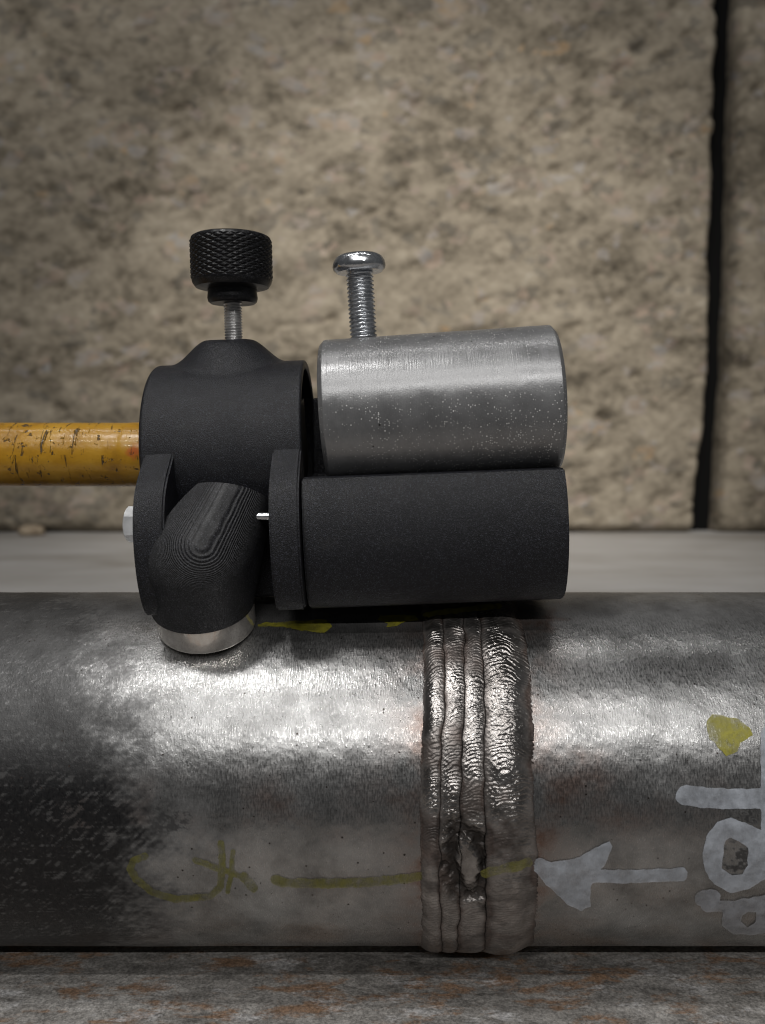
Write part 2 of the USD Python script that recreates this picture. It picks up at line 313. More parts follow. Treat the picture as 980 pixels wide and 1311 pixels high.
M_PLATE = mat("stained_steel_plate", {
    "tc": ("texture_coordinate", {}), "mp": ("mapping", {"scale": (0.4, 1.0, 1.0)}),
    "n": ("noise_texture", {"scale": 190.0, "detail": 8.0, "roughness": 0.7, "distortion": 0.6}), "n2": ("noise_texture", {"scale": 130.0, "detail": 7.0, "roughness": 0.7, "distortion": 0.3}), "f": ("noise_texture", {"scale": 1500.0, "detail": 3.0}),
    "n3": ("noise_texture", {"scale": 120.0, "detail": 8.0, "roughness": 0.72}), "big": ("noise_texture", {"scale": 22.0, "detail": 3.0}), "mb": ("mix_float", {"fac": 0.45}),
    "c0": ("rgb_ramp", {"ramp": [(0.36, (0.07, 0.066, 0.061)), (0.46, (0.23, 0.218, 0.203)), (0.54, (0.34, 0.323, 0.303)), (0.64, (0.50, 0.48, 0.455))]}),
    "ru": ("rgb_ramp", {"ramp": [(0.51, (0, 0, 0)), (0.60, (0.8, 0.8, 0.8))]}), "wh": ("rgb_ramp", {"ramp": [(0.56, (0, 0, 0)), (0.65, (0.75, 0.75, 0.75))]}),
    "m1": ("mix_color", {"b": (0.27, 0.155, 0.085)}), "m2": ("mix_color", {"b": (0.58, 0.57, 0.57)}), "sn": ("noise_texture", {"scale": 1100.0, "detail": 4.0, "roughness": 0.7}), "sr": ("rgb_ramp", {"ramp": [(0.35, (0.45, 0.45, 0.45)), (0.5, (0.95, 0.95, 0.95)), (0.65, (1.5, 1.5, 1.5))]}), "m3": ("mix_color", {"blend_type": "multiply", "fac": 0.85, "use_clamp": False}),
    "b": ("bump", {"strength": 1.0, "distance": 0.00015}), "b2": ("bump", {"strength": 0.7, "distance": 0.0006}), "p": ("principled_bsdf", {"roughness": 0.55, "metallic": 0.1})},
    [("tc.object", "mp.vector"), ("mp.vector", "n.vector"), ("mp.vector", "n2.vector"), ("mp.vector", "n3.vector"), ("mp.vector", "big.vector"), ("n.fac", "mb.a"), ("big.fac", "mb.b"), ("tc.object", "f.vector"), ("mb.result", "c0.fac"), ("n2.fac", "ru.fac"), ("n3.fac", "wh.fac"),
     ("c0.color", "m1.a"), ("ru.color", "m1.fac"), ("m1.result", "m2.a"), ("wh.color", "m2.fac"), ("tc.object", "sn.vector"), ("sn.fac", "sr.fac"), ("m2.result", "m3.a"), ("sr.color", "m3.b"), ("m3.result", "p.base_color"), ("f.fac", "b.height"), ("n.fac", "b2.height"), ("b.normal", "b2.normal"), ("b2.normal", "p.normal")])

M_BENCH = mat("smooth_grey_concrete", {
    "tc": ("texture_coordinate", {}), "mp": ("mapping", {"scale": (0.4, 1.0, 1.0)}), "n": ("noise_texture", {"scale": 7.0, "detail": 7.0, "roughness": 0.6}), "f": ("noise_texture", {"scale": 160.0, "detail": 4.0}),
    "c": ("rgb_ramp", {"ramp": [(0.34, (0.29, 0.265, 0.235)), (0.48, (0.41, 0.395, 0.375)), (0.66, (0.50, 0.49, 0.48))]}), "b": ("bump", {"strength": 0.5, "distance": 0.001}), "p": ("principled_bsdf", {"roughness": 0.7})},
    [("tc.object", "mp.vector"), ("mp.vector", "n.vector"), ("tc.object", "f.vector"), ("n.fac", "c.fac"), ("c.color", "p.base_color"), ("f.fac", "b.height"), ("b.normal", "p.normal")])

M_BLOCK = mat("rough_concrete", {
    "tc": ("texture_coordinate", {}), "mp": ("mapping", {"rotation": (0, 0.5, 0), "scale": (0.85, 1.0, 1.2)}),
    "n": ("noise_texture", {"scale": 6.0, "detail": 8.0, "roughness": 0.6}), "n2": ("noise_texture", {"scale": 22.0, "detail": 7.0, "roughness": 0.62}),
    "n3": ("noise_texture", {"scale": 75.0, "detail": 5.0, "roughness": 0.65}), "mx0": ("mix_float", {"fac": 0.5}), "mx": ("mix_float", {"fac": 0.3}),
    "c": ("rgb_ramp", {"ramp": [(0.36, (0.065, 0.055, 0.043)), (0.44, (0.155, 0.133, 0.10)), (0.5, (0.25, 0.216, 0.165)), (0.575, (0.335, 0.293, 0.227)), (0.66, (0.43, 0.39, 0.325))]}),
    "v": ("voronoi_texture", {"scale": 26.0, "detail": 1.0}), "vc": ("separate_color", {}), "vp": ("math", {"math_type": "power", "value2": 7.0}), "vl": ("math", {"math_type": "multiply", "value2": 0.62}), "vd": ("math", {"math_type": "less_than"}), "vf": ("math", {"math_type": "multiply", "value2": 0.45}),
    "st": ("rgb_ramp", {"ramp": [(0.1, (0.42, 0.28, 0.15)), (0.4, (0.32, 0.32, 0.33)), (0.7, (0.40, 0.30, 0.24)), (0.9, (0.10, 0.095, 0.085))]}),
    "c2": ("mix_color", {}), "b": ("bump", {"strength": 0.6, "distance": 0.003}), "p": ("principled_bsdf", {"roughness": 0.9, "specular_ior_level": 0.25})},
    [("tc.object", "mp.vector"), ("mp.vector", "n.vector"), ("mp.vector", "n2.vector"), ("mp.vector", "v.vector"), ("n.fac", "mx0.a"), ("n2.fac", "mx0.b"), ("mp.vector", "n3.vector"), ("mx0.result", "mx.a"), ("n3.fac", "mx.b"), ("mx.result", "c.fac"),
     ("v.color", "vc.color"), ("vc.r", "vp.value1"), ("vp.value", "vl.value1"), ("v.distance", "vd.value1"), ("vl.value", "vd.value2"), ("vd.value", "vf.value1"), ("vf.value", "c2.fac"), ("vc.g", "st.fac"), ("c.color", "c2.a"), ("st.color", "c2.b"),
     ("c2.result", "p.base_color"), ("n2.fac", "b.height"), ("b.normal", "p.normal")])

M_PEBBLE = mat("tan_stone", {"tc": ("texture_coordinate", {}), "n": ("noise_texture", {"scale": 60.0, "detail": 5.0}), "c": ("rgb_ramp", {"ramp": [(0.3, (0.24, 0.18, 0.12)), (0.7, (0.45, 0.37, 0.27))]}), "p": ("principled_bsdf", {"roughness": 0.85})},
               [("tc.object", "n.vector"), ("n.fac", "c.fac"), ("c.color", "p.base_color")])

# ------------------------------------------------------------------ the setting
R = 0.057
WELD_H = 0.0027
PLATE_Z = -(R + WELD_H - 0.0002)
BENCH_Z = PLATE_Z - 0.012
WALL_Y = 1.40

def rounded_box(lo, hi, r):
    lo, hi = np.array(lo, float), np.array(hi, float)
    s = m3.Manifold.sphere(r, 16)
    return to_tm(m3.Manifold.batch_hull([s.translate([a, b, c]) for a in (lo[0] + r, hi[0] - r) for b in (lo[1] + r, hi[1] - r) for c in (lo[2] + r, hi[2] - r)]))

obj("bench", rounded_box((-2.2, -0.262, BENCH_Z - 0.12), (2.2, 2.3, BENCH_Z), 0.006), M_BENCH, kind="structure", label="smooth light grey concrete ledge running back to the wall")
obj("steel_plate", rounded_box((-0.75, -0.225, PLATE_Z - 0.012), (0.75, 0.24, PLATE_Z), 0.0012), M_PLATE, kind="structure", label="rust stained dark steel plate that the welded pipe lies on")

def concrete_block(x0, x1, seed, label, edge_left=None, edge_right=None, rnd=0.008):
    """A rough precast block: front face with real relief, rounded and chipped edges, flat sides and top."""
    z0, z1, depth, ext = BENCH_Z + 0.001, 1.25, 0.55, 0.0065
    nx, nz = int((x1 - x0) / ext) + 1, int((z1 - z0) / ext) + 1
    u, w = np.linspace(0, 1, nx), np.linspace(0, 1, nz)
    Uu, Ww = np.meshgrid(u, w, indexing="ij")
    Z = z0 + (z1 - z0) * Ww
    L = x0 + (edge_left(Z) if edge_left else 0 * Z)
    Rr = x1 + (edge_right(Z) if edge_right else 0 * Z)
    X = L + (Rr - L) * Uu
    q = np.stack([X * 0.8 + Z * 0.35, 0 * X, Z * 1.3 - X * 0.3], -1)
    h = 0.018 * (meshkit.fbm(q * 9, 3, seed) - 0.5) + 0.008 * (meshkit.fbm(q * 34, 4, seed + 7) - 0.5)
    pits = np.clip(meshkit.fbm(q * 24, 3, seed + 21) - 0.58, 0, 1)
    h -= 0.05 * pits
    d = np.minimum(X - L, Rr - X)                              # the edges at the joint are rounded and broken
    h -= np.where(d < rnd, rnd - np.sqrt(np.clip(rnd * rnd - (rnd - d) ** 2, 0, None)), 0) * (0.7 + 0.9 * meshkit.fbm(q * 20, 2, seed + 3))
    dz = Z - z0
    h -= np.clip(0.022 - dz, 0, 1) ** 2 / 0.022 * (0.6 + meshkit.fbm(q * 12, 2, seed + 5))
    Y = WALL_Y - h
    front = np.stack([X, Y, Z], -1)
    back = front.copy()
    back[..., 1] = WALL_Y + depth
    n = nx * nz
    fr = grid_faces(nx, nz)
    ring = np.concatenate([np.arange(nx) * nz, (nx - 1) * nz + np.arange(1, nz), (np.arange(nx - 2, -1, -1)) * nz + nz - 1, np.arange(nz - 2, 0, -1)])
    nxt = np.roll(ring, -1)
    side = np.stack([ring + n, nxt + n, nxt, ring], -1)
    v = np.vstack([front.reshape(-1, 3), back.reshape(-1, 3)])
    f = np.vstack([fr, side, fr[:, ::-1] + n])
    obj("concrete_block", (v, f), M_BLOCK, smooth=40, label=label, category="concrete block")

gx0, gx1 = at(914, 200, WALL_Y)[0], at(944, 200, WALL_Y)[0]
concrete_block(-2.4, gx0, 3, "wide rough tan concrete block filling most of the background wall, left of the dark joint", edge_right=lambda z: 0.0015 * np.sin(z * 6) - 0.014 * smoothstep(0.28, BENCH_Z, z) + 0.01 * (meshkit.fbm(np.stack([0 * z, 0 * z, z * 14], -1), 3, 4) - 0.5))
concrete_block(gx1, 2.0, 40, "rough tan concrete block at the right margin, right of the dark joint", edge_left=lambda z: 0.0015 * np.sin(z * 5.5) - 0.008 * smoothstep(0.3, BENCH_Z, z) + 0.008 * (meshkit.fbm(np.stack([0 * z, 0 * z, z * 12], -1), 3, 9) - 0.5), rnd=0.030)

obj("dark_strip", rounded_box((gx0 - 0.028, WALL_Y + 0.06, BENCH_Z + 0.0005), (gx1 + 0.012, WALL_Y + 0.2, 1.25), 0.004), mat("black_joint", {"p": ("principled_bsdf", {"base_color": (0.006, 0.006, 0.006), "roughness": 0.9, "specular_ior_level": 0.1})}, []), label="dark strip set deep in the gap between the two concrete blocks", category="joint strip")  # plain black strip across the depth of the gap

pb = trimesh.creation.icosphere(3, 1.0)
pb.vertices *= (1 + 0.35 * (meshkit.fbm(pb.vertices * 1.6 + 5, 3, 2) - 0.5))[:, None] * np.array([0.026, 0.02, 0.013])
c = at(42, 676, WALL_Y - 0.03)
pb.apply_translation([c[0], WALL_Y - 0.035, BENCH_Z + 0.0085])
obj("pebble", pb, M_PEBBLE, smooth=True, label="small tan stone chip lying at the foot of the concrete wall", category="stone")

# ------------------------------------------------------------------ the welded pipe
pipe = thing("welded_pipe", "thick steel pipe with a multi bead weld ring and yellow and grey marker writing", "pipe", (0.0275, 0, PLATE_Z))

def ray_pipe(px, py, rad=R):
    """The point of the pipe's near side seen at this place of the photograph, as (x, angle above the horizontal)."""
    d = FW + np.array([1.0, 0, 0]) * (px - CX) / FPX + UP * (CY - py) / FPX
    a, b, cc = d[1] ** 2 + d[2] ** 2, CAM[1] * d[1] + CAM[2] * d[2], CAM[1] ** 2 + CAM[2] ** 2 - rad ** 2
    disc = b * b - a * cc
    t = (-b - math.sqrt(max(disc, 0))) / a
    p = CAM + d * t
    return p[0], math.atan2(p[2], -p[1])

def on_pipe(x, ang, r):
    return np.stack([x, -r * np.cos(ang), r * np.sin(ang)], -1)

AL = np.radians([-180, -60, 10, 60, 120, 180])
def weld_left(a):
    return np.interp(a, AL, [0.0117, 0.0117, 0.0102, 0.0123, 0.0124, 0.0117]) + 0.0011 * (meshkit.fbm(np.stack([np.cos(a) * 12, np.sin(a) * 12, 0 * a], -1), 4, 1) - 0.5)
def weld_right(a):
    return np.interp(a, AL, [0.0466, 0.0462, 0.0416, 0.0436, 0.0440, 0.0466]) + 0.0013 * (meshkit.fbm(np.stack([np.cos(a) * 12, np.sin(a) * 12, 0 * a + 4], -1), 4, 2) - 0.5)

def angles():
    """Fine on the near side, coarse on the far side; closed ring."""
    return np.concatenate([np.linspace(math.radians(-92), math.radians(100), 620, endpoint=False), np.linspace(math.radians(100), math.radians(268), 100, endpoint=False)])

def wrap(a):
    return (a + math.pi) % (2 * math.pi) - math.pi

def pipe_masks(P, x, a):
    px, py = to_px(P)
    q = np.stack([x, P[..., 1], P[..., 2]], -1)
    n1 = meshkit.fbm(q * 60, 5, 5) - 0.5
    n2 = meshkit.fbm(q * 240, 4, 8) - 0.5
    n3 = meshkit.fbm(q * 900, 3, 12) - 0.5
    sa = R * wrap(a)
    u1, u2 = (x + sa) * 0.7071, (x - sa) * 0.7071
    n4 = meshkit.fbm(np.stack([u1 * 380, u2 * 1700, 0 * x], -1), 3, 44) - 0.5
    n5 = meshkit.fbm(np.stack([x * 120, sa * 1700, 0 * x], -1), 3, 46) - 0.5
    near = wrap(a)
    # black mill scale at the left, its edge ragged; thinner and rubbed on the upper side
    edge = np.interp(py, [760, 860, 940, 1000, 1050, 1085, 1120, 1160, 1230], [150, 150, 170, 205, 232, 225, 170, 190, 215])
    s = smoothstep(75, -95, px - edge - 6 + 120 * n1 + 110 * n2 + 70 * n3 + 45 * n4 + 30 * n5)
    s *= 1 - 0.2 * smoothstep(0.15, 0.32, n4 + 0.6 * n5 + 0.2 * n1)
    s *= np.interp(py, [760, 830, 900, 960, 1010], [0.9, 0.74, 0.74, 0.88, 1.0])
    far = (np.abs(near) > math.radians(120)) | (near < math.radians(-80))
    # a darker band along the top, the rubbed patches at the right
    top = smoothstep(math.radians(60), math.radians(76), near) * 0.65 * smoothstep(-0.25, 0.1, n1 + 0.1)
    patch = 0
    for cx_, cy_, rx, ry in ((945, 1100, 26, 30), (960, 1045, 28, 14), (215, 1050, 40, 26)):
        patch = np.maximum(patch, smoothstep(1.25, 0.75, np.hypot((px - cx_) / rx, (py - cy_) / ry) + 1.6 * n2 + 1.2 * n3) * smoothstep(-0.06, 0.08, n3 + n2))
    s = np.maximum(np.maximum(s, top), 0.85 * patch)
    s = np.where(far, np.maximum(s, 0.5), s)
    haz = np.minimum(np.abs(x - weld_left(near)), np.abs(x - weld_right(near)))
    b = 1.0 * np.exp(-haz / 0.0065) + 0.75 * smoothstep(0.02, 0.2, n1 + 0.08) * smoothstep(0.10, 0.0, np.abs(np.degrees(near) - 8) / 140)
    b = np.maximum(b, 0.8 * smoothstep(90, 30, np.hypot((px - 735), (py - 1010) * 1.2) + 120 * n1))
    b = np.maximum(b, 0.9 * smoothstep(34, 12, np.hypot((px - 690), (py - 790)) + 60 * n2))
    w = 0.25 + 0.75 * smoothstep(330, 180, px + 200 * n1) * smoothstep(0.0, 0.3, np.degrees(near) / 100 + 0.3)
    w = np.maximum(w, 0.9 * smoothstep(800, 900, px + 160 * n1) * smoothstep(930, 900, np.abs(py - 900) + 880 - 20))
    return np.clip(s, 0, 1), np.clip(b, 0, 1), np.clip(w, 0, 1)

def pipe_section(xs, end_fn, side):
    """A tube whose one end follows the weld; xs run from the weld (0) outwards (1)."""
    a = angles()
    A, S = np.meshgrid(a, xs, indexing="ij")
    edge = end_fn(wrap(A)) - side * 0.0004
    X = edge + side * S
    q = np.stack([X, np.cos(A) * R, np.sin(A) * R], -1)
    r = R + 0.00035 * (meshkit.fbm(q * 55, 3, 31) - 0.5) + 0.00018 * (meshkit.fbm(q * 260, 3, 33) - 0.5)
    P = on_pipe(X, A, r)
    s, b, w = pipe_masks(P, X, A)
    r = r + s * 0.00006
    # dents and grinder gouges left of the foot
    P = on_pipe(X, A, r)
    na, ns = len(a), len(xs)
    f = grid_faces(ns, na, True)
    v = P.transpose(1, 0, 2).reshape(-1, 3)
    if side > 0:
        f = f[:, ::-1]
    # inner wall and the end ring
    ri = R - 0.009
    inner = on_pipe(np.stack([X[:, 0], X[:, -1]], 1), A[:, [0, -1]], ri).transpose(1, 0, 2).reshape(-1, 3)
    n = len(v)
    fi = grid_faces(2, na, True) + n
    if side < 0:
        fi = fi[:, ::-1]
    i = np.arange(na); j = (i + 1) % na
    e1 = np.stack([(ns - 1) * na + i, (ns - 1) * na + j, n + na + j, n + na + i], -1)
    if side > 0:
        e1 = e1[:, ::-1]
    ft = np.vstack([f, fi, e1[:, ::-1]])
    v = np.vstack([v, inner])
    uv = np.vstack([np.stack([X.T.reshape(-1), (A * R).T.reshape(-1)], -1), np.zeros((2 * na, 2))])
    pad = lambda m: np.concatenate([m.T.reshape(-1), np.ones(2 * na) * 0.5])
    obj("pipe_section", (v, ft), M_PIPE, pipe, smooth=True, uv=uv, prim_vars={"scale": pad(s), "brown": pad(b), "worn": pad(w)})

xs_l = np.concatenate([np.linspace(0, 0.155, 420), np.linspace(0.16, 0.45, 30)])
xs_r = np.concatenate([np.linspace(0, 0.1, 280), np.linspace(0.105, 0.42, 30)])
pipe_section(xs_l, weld_left, -1)
pipe_section(xs_r, weld_right, 1)

# weld: four beads with crescent ripples
def weld_angles():
    return np.concatenate([np.linspace(math.radians(-95), math.radians(100), 1300, endpoint=False), np.linspace(math.radians(100), math.radians(265), 160, endpoint=False)])

def bounds(a):
    """Five edges of the four beads at the angle a."""
    l, r = weld_left(a), weld_right(a)
    wob = lambda k, s: 0.0014 * (meshkit.fbm(np.stack([np.cos(a) * 11, np.sin(a) * 11, 0 * a + k], -1), 2, s) - 0.5)
    ip = lambda *y: np.interp(a, np.radians([-60, -10, 40, 80]), y)
    fr = [0, ip(0.20, 0.16, 0.19, 0.22), ip(0.32, 0.33, 0.38, 0.42), ip(0.565, 0.55, 0.56, 0.58), 1]
    return [l + (r - l) * g + (wob(i * 3.1, 50 + i) if 0 < i < 4 else 0) for i, g in enumerate(fr)]

GROOVE = [0.0000, 0.00145, 0.00155, 0.00145, 0.0000]
TOP = [0.0016, 0.0018, 0.0019, 0.0023]
PITX, PITA = ray_pipe(600, 1111, R + 0.002)
def bead(k, nu):
    a = weld_angles()
    e = bounds(wrap(a))
    t = np.linspace(0, 1, nu)
    A, Tt = np.meshgrid(a, t, indexing="ij")
    X = e[k][:, None] + (e[k + 1] - e[k])[:, None] * Tt
    c = 2 * Tt - 1
    base = GROOVE[k] + (GROOVE[k + 1] - GROOVE[k]) * Tt
    rise = TOP[k] - 0.5 * (GROOVE[k] + GROOVE[k + 1])
    q = np.stack([X, np.cos(A) * R, np.sin(A) * R], -1)
    big = meshkit.fbm(q * 160, 3, 60 + k) - 0.5
    prof = np.clip(1 - np.abs(c) ** 2.0, 0, 1)
    if k in (0, 3):                                            # the outer toes fade into the pipe
        out = np.clip(-c if k == 0 else c, 0, 1)
        prof = prof ** (1 + 0.9 * out)
    h = base + rise * prof * (1 + 0.5 * big)
    # ripples: crescents open downwards, a little uneven in pitch and depth
    s = A * R
    lean = (0.0012 if k < 3 else 0.0002) * c
    ph = (s + (0.0022 if k == 3 else 0.0014) * c * c - lean) / (0.00135 if k == 3 else 0.00105) + 2.6 * (meshkit.fbm(q * 150, 4, 70 + k) - 0.5) * 2
    frac = ph - np.floor(ph)
    saw = np.where(frac < 0.25, frac / 0.25, (1 - frac) / 0.75)
    rnd = meshkit.noise(np.stack([np.floor(ph), 0 * ph + k * 7.7, 0 * ph], -1) + 0.5, 80 + k)
    low = smoothstep(math.radians(-75), math.radians(-5), wrap(A))     # the lower run is smoother
    amp = (0.00004 + 0.00040 * rnd ** 2) * (0.25 + 0.75 * low) * np.clip(1.15 - 0.5 * c * c, 0, 1)
    h = h + amp * (saw - 0.5) * np.clip(0.2 + 1.9 * meshkit.fbm(q * 260, 2, 140 + k), 0, 2) + 0.00022 * (meshkit.fbm(q * 1500, 2, 90 + k) - 0.5)
    # the start crater: beads two and three sink, a smooth oval tongue stands in the hollow
    dx, da = (X - PITX) / 0.0046, (wrap(A) - PITA) * R / 0.0098
    hole = smoothstep(1.55, 0.7, np.hypot(dx * 0.8 + 0.2 * da, da) + 0.9 * (meshkit.fbm(q * 420, 3, 97) - 0.5)) if k in (1, 2) else 0 * X
    tongue = smoothstep(1.1, 0.6, np.hypot((X - PITX - 0.0002 + 0.12 * (wrap(A) - PITA) * R) / 0.0034, (wrap(A) - PITA) * R / 0.0088) + 0.7 * (meshkit.fbm(q * 330, 3, 131) - 0.5))
    h = h * (1 - 0.85 * hole) - 0.0005 * hole + (0.0018 * tongue if k in (1, 2) else 0)
    rust = 0.05 + 0.55 * smoothstep(0.6, 1.0, np.abs(c)) + 0.75 * smoothstep(0.02, 0.25, meshkit.fbm(q * 90, 4, 110 + k) - 0.5 + 0.06) * low
    rust += 0.55 * smoothstep(math.radians(15), math.radians(-30), wrap(A)) * (0.6 + 0.8 * (meshkit.fbm(q * 200, 3, 120) - 0.5))
    rust = np.maximum(rust, hole * (1 - tongue))
    rust = rust * (1 - 0.8 * tongue * (k in (1, 2)))
    P = on_pipe(X, A, R + h)
    v = P.transpose(1, 0, 2).reshape(-1, 3)
    f = grid_faces(nu, len(a), True)[:, ::-1]
    # a flat underside makes each bead a solid
    bot = on_pipe(X[:, [0, -1]], A[:, [0, -1]], R - 0.003).transpose(1, 0, 2).reshape(-1, 3)
    n, na = len(v), len(a)
    i = np.arange(na); j = (i + 1) % na
    f2 = np.vstack([grid_faces(2, na, True) + n])
    s1 = np.stack([i, j, n + j, n + i], -1); s2 = np.stack([(nu - 1) * na + i, n + na + i, n + na + j, (nu - 1) * na + j], -1)
    obj("weld_bead", (np.vstack([v, bot]), np.vstack([f, f2, s1[:, ::-1], s2[:, ::-1]])), M_WELD, pipe, smooth=70, prim_vars=None,
        label="broad right hand weld bead" if k == 3 else None)
    weld_dark = 0.4 * smoothstep(0.86, 1.0, np.abs(c)) * (0.5 + meshkit.fbm(q * 300, 3, 150)) + 0.9 * hole * (1 - tongue) + 0.6 * smoothstep(0.12, 0.3, meshkit.fbm(q * 140, 5, 160 + k) - 0.5)  # darker at bead edges, in the crater hollow and in random blotches
    return v, rust.T.reshape(-1), np.clip(weld_dark, 0, 1).T.reshape(-1)

def weld():
    # smooth=70 splits vertices; masks are added from the nearest vertex of the unsplit grid
    from scipy.spatial import cKDTree
    for k, nu in enumerate((34, 26, 24, 64)):
        v, rust, weld_dark = bead(k, nu)
        path = pipe + "/" + ("weld_bead" if k == 0 else f"weld_bead_{k:03d}")
        m = UsdGeom.Mesh(stage.GetPrimAtPath(path))
        pts = np.array(m.GetPointsAttr().Get()) + ORIGIN[pipe]
        idx = cKDTree(v).query(pts)[1]
        UsdGeom.PrimvarsAPI(m).CreatePrimvar("rust", T.FloatArray, "vertex").Set(Vt.FloatArray.FromNumpy(rust[idx].astype(np.float32)))
        UsdGeom.PrimvarsAPI(m).CreatePrimvar("weld_dark", T.FloatArray, "vertex").Set(Vt.FloatArray.FromNumpy(weld_dark[idx].astype(np.float32)))
weld()

# marker writing: strokes laid on the curved steel
def weld_rise(x, a):
    e0, e1 = weld_left(wrap(a)), weld_right(wrap(a))
    return np.where((x > e0) & (x < e1), WELD_H + 0.0001, 0.0)

def mark(name, material, polys, dense=None, ragged=0.0, seed=0, lift=0.00022, over_weld=False):
    """polys: shapely areas in photograph pixels; the coat follows the steel."""
    g = unary_union([p.buffer(0) for p in polys]).buffer(0.6).buffer(-0.6)
    if ragged:
        out = []
        for p in getattr(g, "geoms", [g]):
            def rag(ring):
                ring = LineString(ring)
                pts = np.array([ring.interpolate(d).coords[0] for d in np.arange(0, ring.length, 1.6)])
                nrm = meshkit.fbm(np.concatenate([pts * 0.12, 0 * pts[:, :1]], 1), 3, seed) - 0.5
                nrm2 = meshkit.fbm(np.concatenate([pts * 0.12 + 50, 0 * pts[:, :1]], 1), 3, seed + 3) - 0.5
                return pts + ragged * np.stack([nrm, nrm2], 1)
            out.append(Polygon(rag(p.exterior.coords), [rag(h.coords) for h in p.interiors]).buffer(0))
        g = unary_union(out)
    vs, fs, n = [], [], 0
    for p in getattr(g, "geoms", [g]):
        v, f = trimesh.creation.triangulate_polygon(p, engine="earcut")
        v = np.concatenate([v, np.zeros((len(v), 1))], 1)
        v, f = trimesh.remesh.subdivide_to_size(v, f, 5.0, max_iter=14)
        vs.append(v); fs.append(f + n); n += len(v)
    v, f = np.vstack(vs), np.vstack(fs)
    xa = np.array([ray_pipe(px, py, R + (WELD_H if over_weld else 0)) for px, py in v[:, :2]])
    rr = R + lift + (WELD_H if over_weld else 0.0)
    P = on_pipe(xa[:, 0], xa[:, 1], rr)
    tm = trimesh.Trimesh(P, f, process=False)
    if (tm.face_normals[:, 1] > 0).mean() > 0.5:
        f = f[:, ::-1]
    dn = np.zeros(len(P))
    for cx_, cy_, rad, val in (dense or []):
        dn = np.maximum(dn, val * smoothstep(rad * 1.15, rad * 0.85, np.hypot(v[:, 0] - cx_, v[:, 1] - cy_)))
    for q in np.where(np.hypot(*(v[:, :2] - np.array([-999, -999])).T) < 0)[0]:
        dn[q] = 0
    obj(name, (P, f), material, pipe, smooth=True, uv=np.stack([xa[:, 0], xa[:, 1] * R], -1), prim_vars={"dense": dn})

def stroke(pts, w):
    return LineString(pts).buffer(w / 2)

# pale grey-blue arrow and the turned characters at the right
arrow = [stroke([(748, 1121), (800, 1122), (860, 1120), (872, 1119)], 17), Polygon([(682, 1103), (690, 1098), (706, 1104), (738, 1098), (780, 1076), (785, 1084), (776, 1104), (763, 1120), (757, 1134), (756, 1160), (745, 1166), (728, 1158), (700, 1132), (684, 1114)])]
mark("arrow_mark", M_CHALK, arrow, dense=[(697, 1112, 12, 0.12), (712, 1123, 9, 0.12)], ragged=3.0, seed=3)
mark("letter_mark", M_CHALK, [stroke([(878, 1018), (900, 1021), (940, 1023), (985, 1021)], 26), stroke([(983, 940), (983, 1000), (984, 1064)], 18)], dense=[(882, 1020, 12, 0.2)], ragged=3.0, seed=8)
ring = Polygon([(905, 1070), (918, 1052), (936, 1047), (952, 1052), (975, 1063), (990, 1064), (992, 1118), (975, 1128), (958, 1138), (935, 1143), (915, 1132), (903, 1115), (899, 1092)], [[(929, 1076), (934, 1072), (944, 1076), (958, 1084), (957, 1108), (950, 1119), (938, 1120), (924, 1112), (926, 1092)]])
mark("letter_mark", M_CHALK, [ring], ragged=2.5, seed=13)
mark("letter_mark", M_CHALK_FAINT, [stroke([(900, 1150), (912, 1148)], 20), stroke([(905, 1160), (940, 1160), (990, 1150)], 14), Polygon([(926, 1164), (950, 1163), (985, 1150), (992, 1190), (965, 1197), (938, 1195), (924, 1184)], [[(950, 1172), (958, 1167), (968, 1168), (967, 1180), (958, 1187), (949, 1180)]])], dense=[(905, 1150, 14, 0.22), (944, 1163, 10, 0.12)], ragged=3.0, seed=17)
# yellow marks
mark("yellow_mark", M_YELLOW, [Polygon([(904, 925), (912, 915), (928, 917), (944, 920), (962, 934), (965, 941), (950, 950), (944, 962), (930, 968), (918, 955), (908, 944)])], dense=[(922, 932, 14, 0.15)], ragged=4.0, seed=23)
mark("yellow_mark", M_YELLOW, [Polygon([(330, 799), (358, 797), (384, 795), (418, 794), (426, 803), (416, 811), (392, 809), (366, 803), (330, 803)])], dense=[(400, 802, 26, 0.16)], ragged=4.0, seed=29)
mark("yellow_mark", M_YELLOW, [Polygon([(486, 790), (505, 787), (532, 789), (538, 795), (520, 797), (508, 803), (495, 804), (498, 799), (484, 795)])], dense=[(502, 793, 18, 0.2)], ragged=4.0, seed=31)
mark("yellow_mark", M_YELLOW, [stroke([(545, 788), (575, 783), (600, 781), (625, 777), (640, 776)], 7)], ragged=4.0, seed=37, over_weld=True)
mark("yellow_mark", M_OLIVE, [stroke([(622, 1118), (640, 1113), (662, 1108), (676, 1104)], 12)], dense=[(662, 1107, 10, 0.1)], ragged=5.0, seed=41, over_weld=True)
mark("scrawl_mark", M_OLIVE, [stroke([(283, 1079), (285, 1105), (282, 1135), (270, 1147), (226, 1151), (196, 1142), (174, 1125), (167, 1112), (171, 1102), (186, 1096)], 9), stroke([(250, 1101), (284, 1113), (308, 1121), (321, 1130), (325, 1138)], 8), stroke([(298, 1090), (296, 1120), (292, 1142)], 6), stroke([(312, 1122), (325, 1137)], 12)], dense=[(282, 1080, 5, 0.1), (280, 1140, 12, 0.05)], ragged=3.0, seed=43)
mark("scrawl_mark", M_OLIVE, [stroke([(352, 1126), (366, 1130), (410, 1131), (460, 1130), (512, 1126), (546, 1120)], 12)], dense=[(358, 1127, 9, 0.3)], ragged=4.0, seed=47)

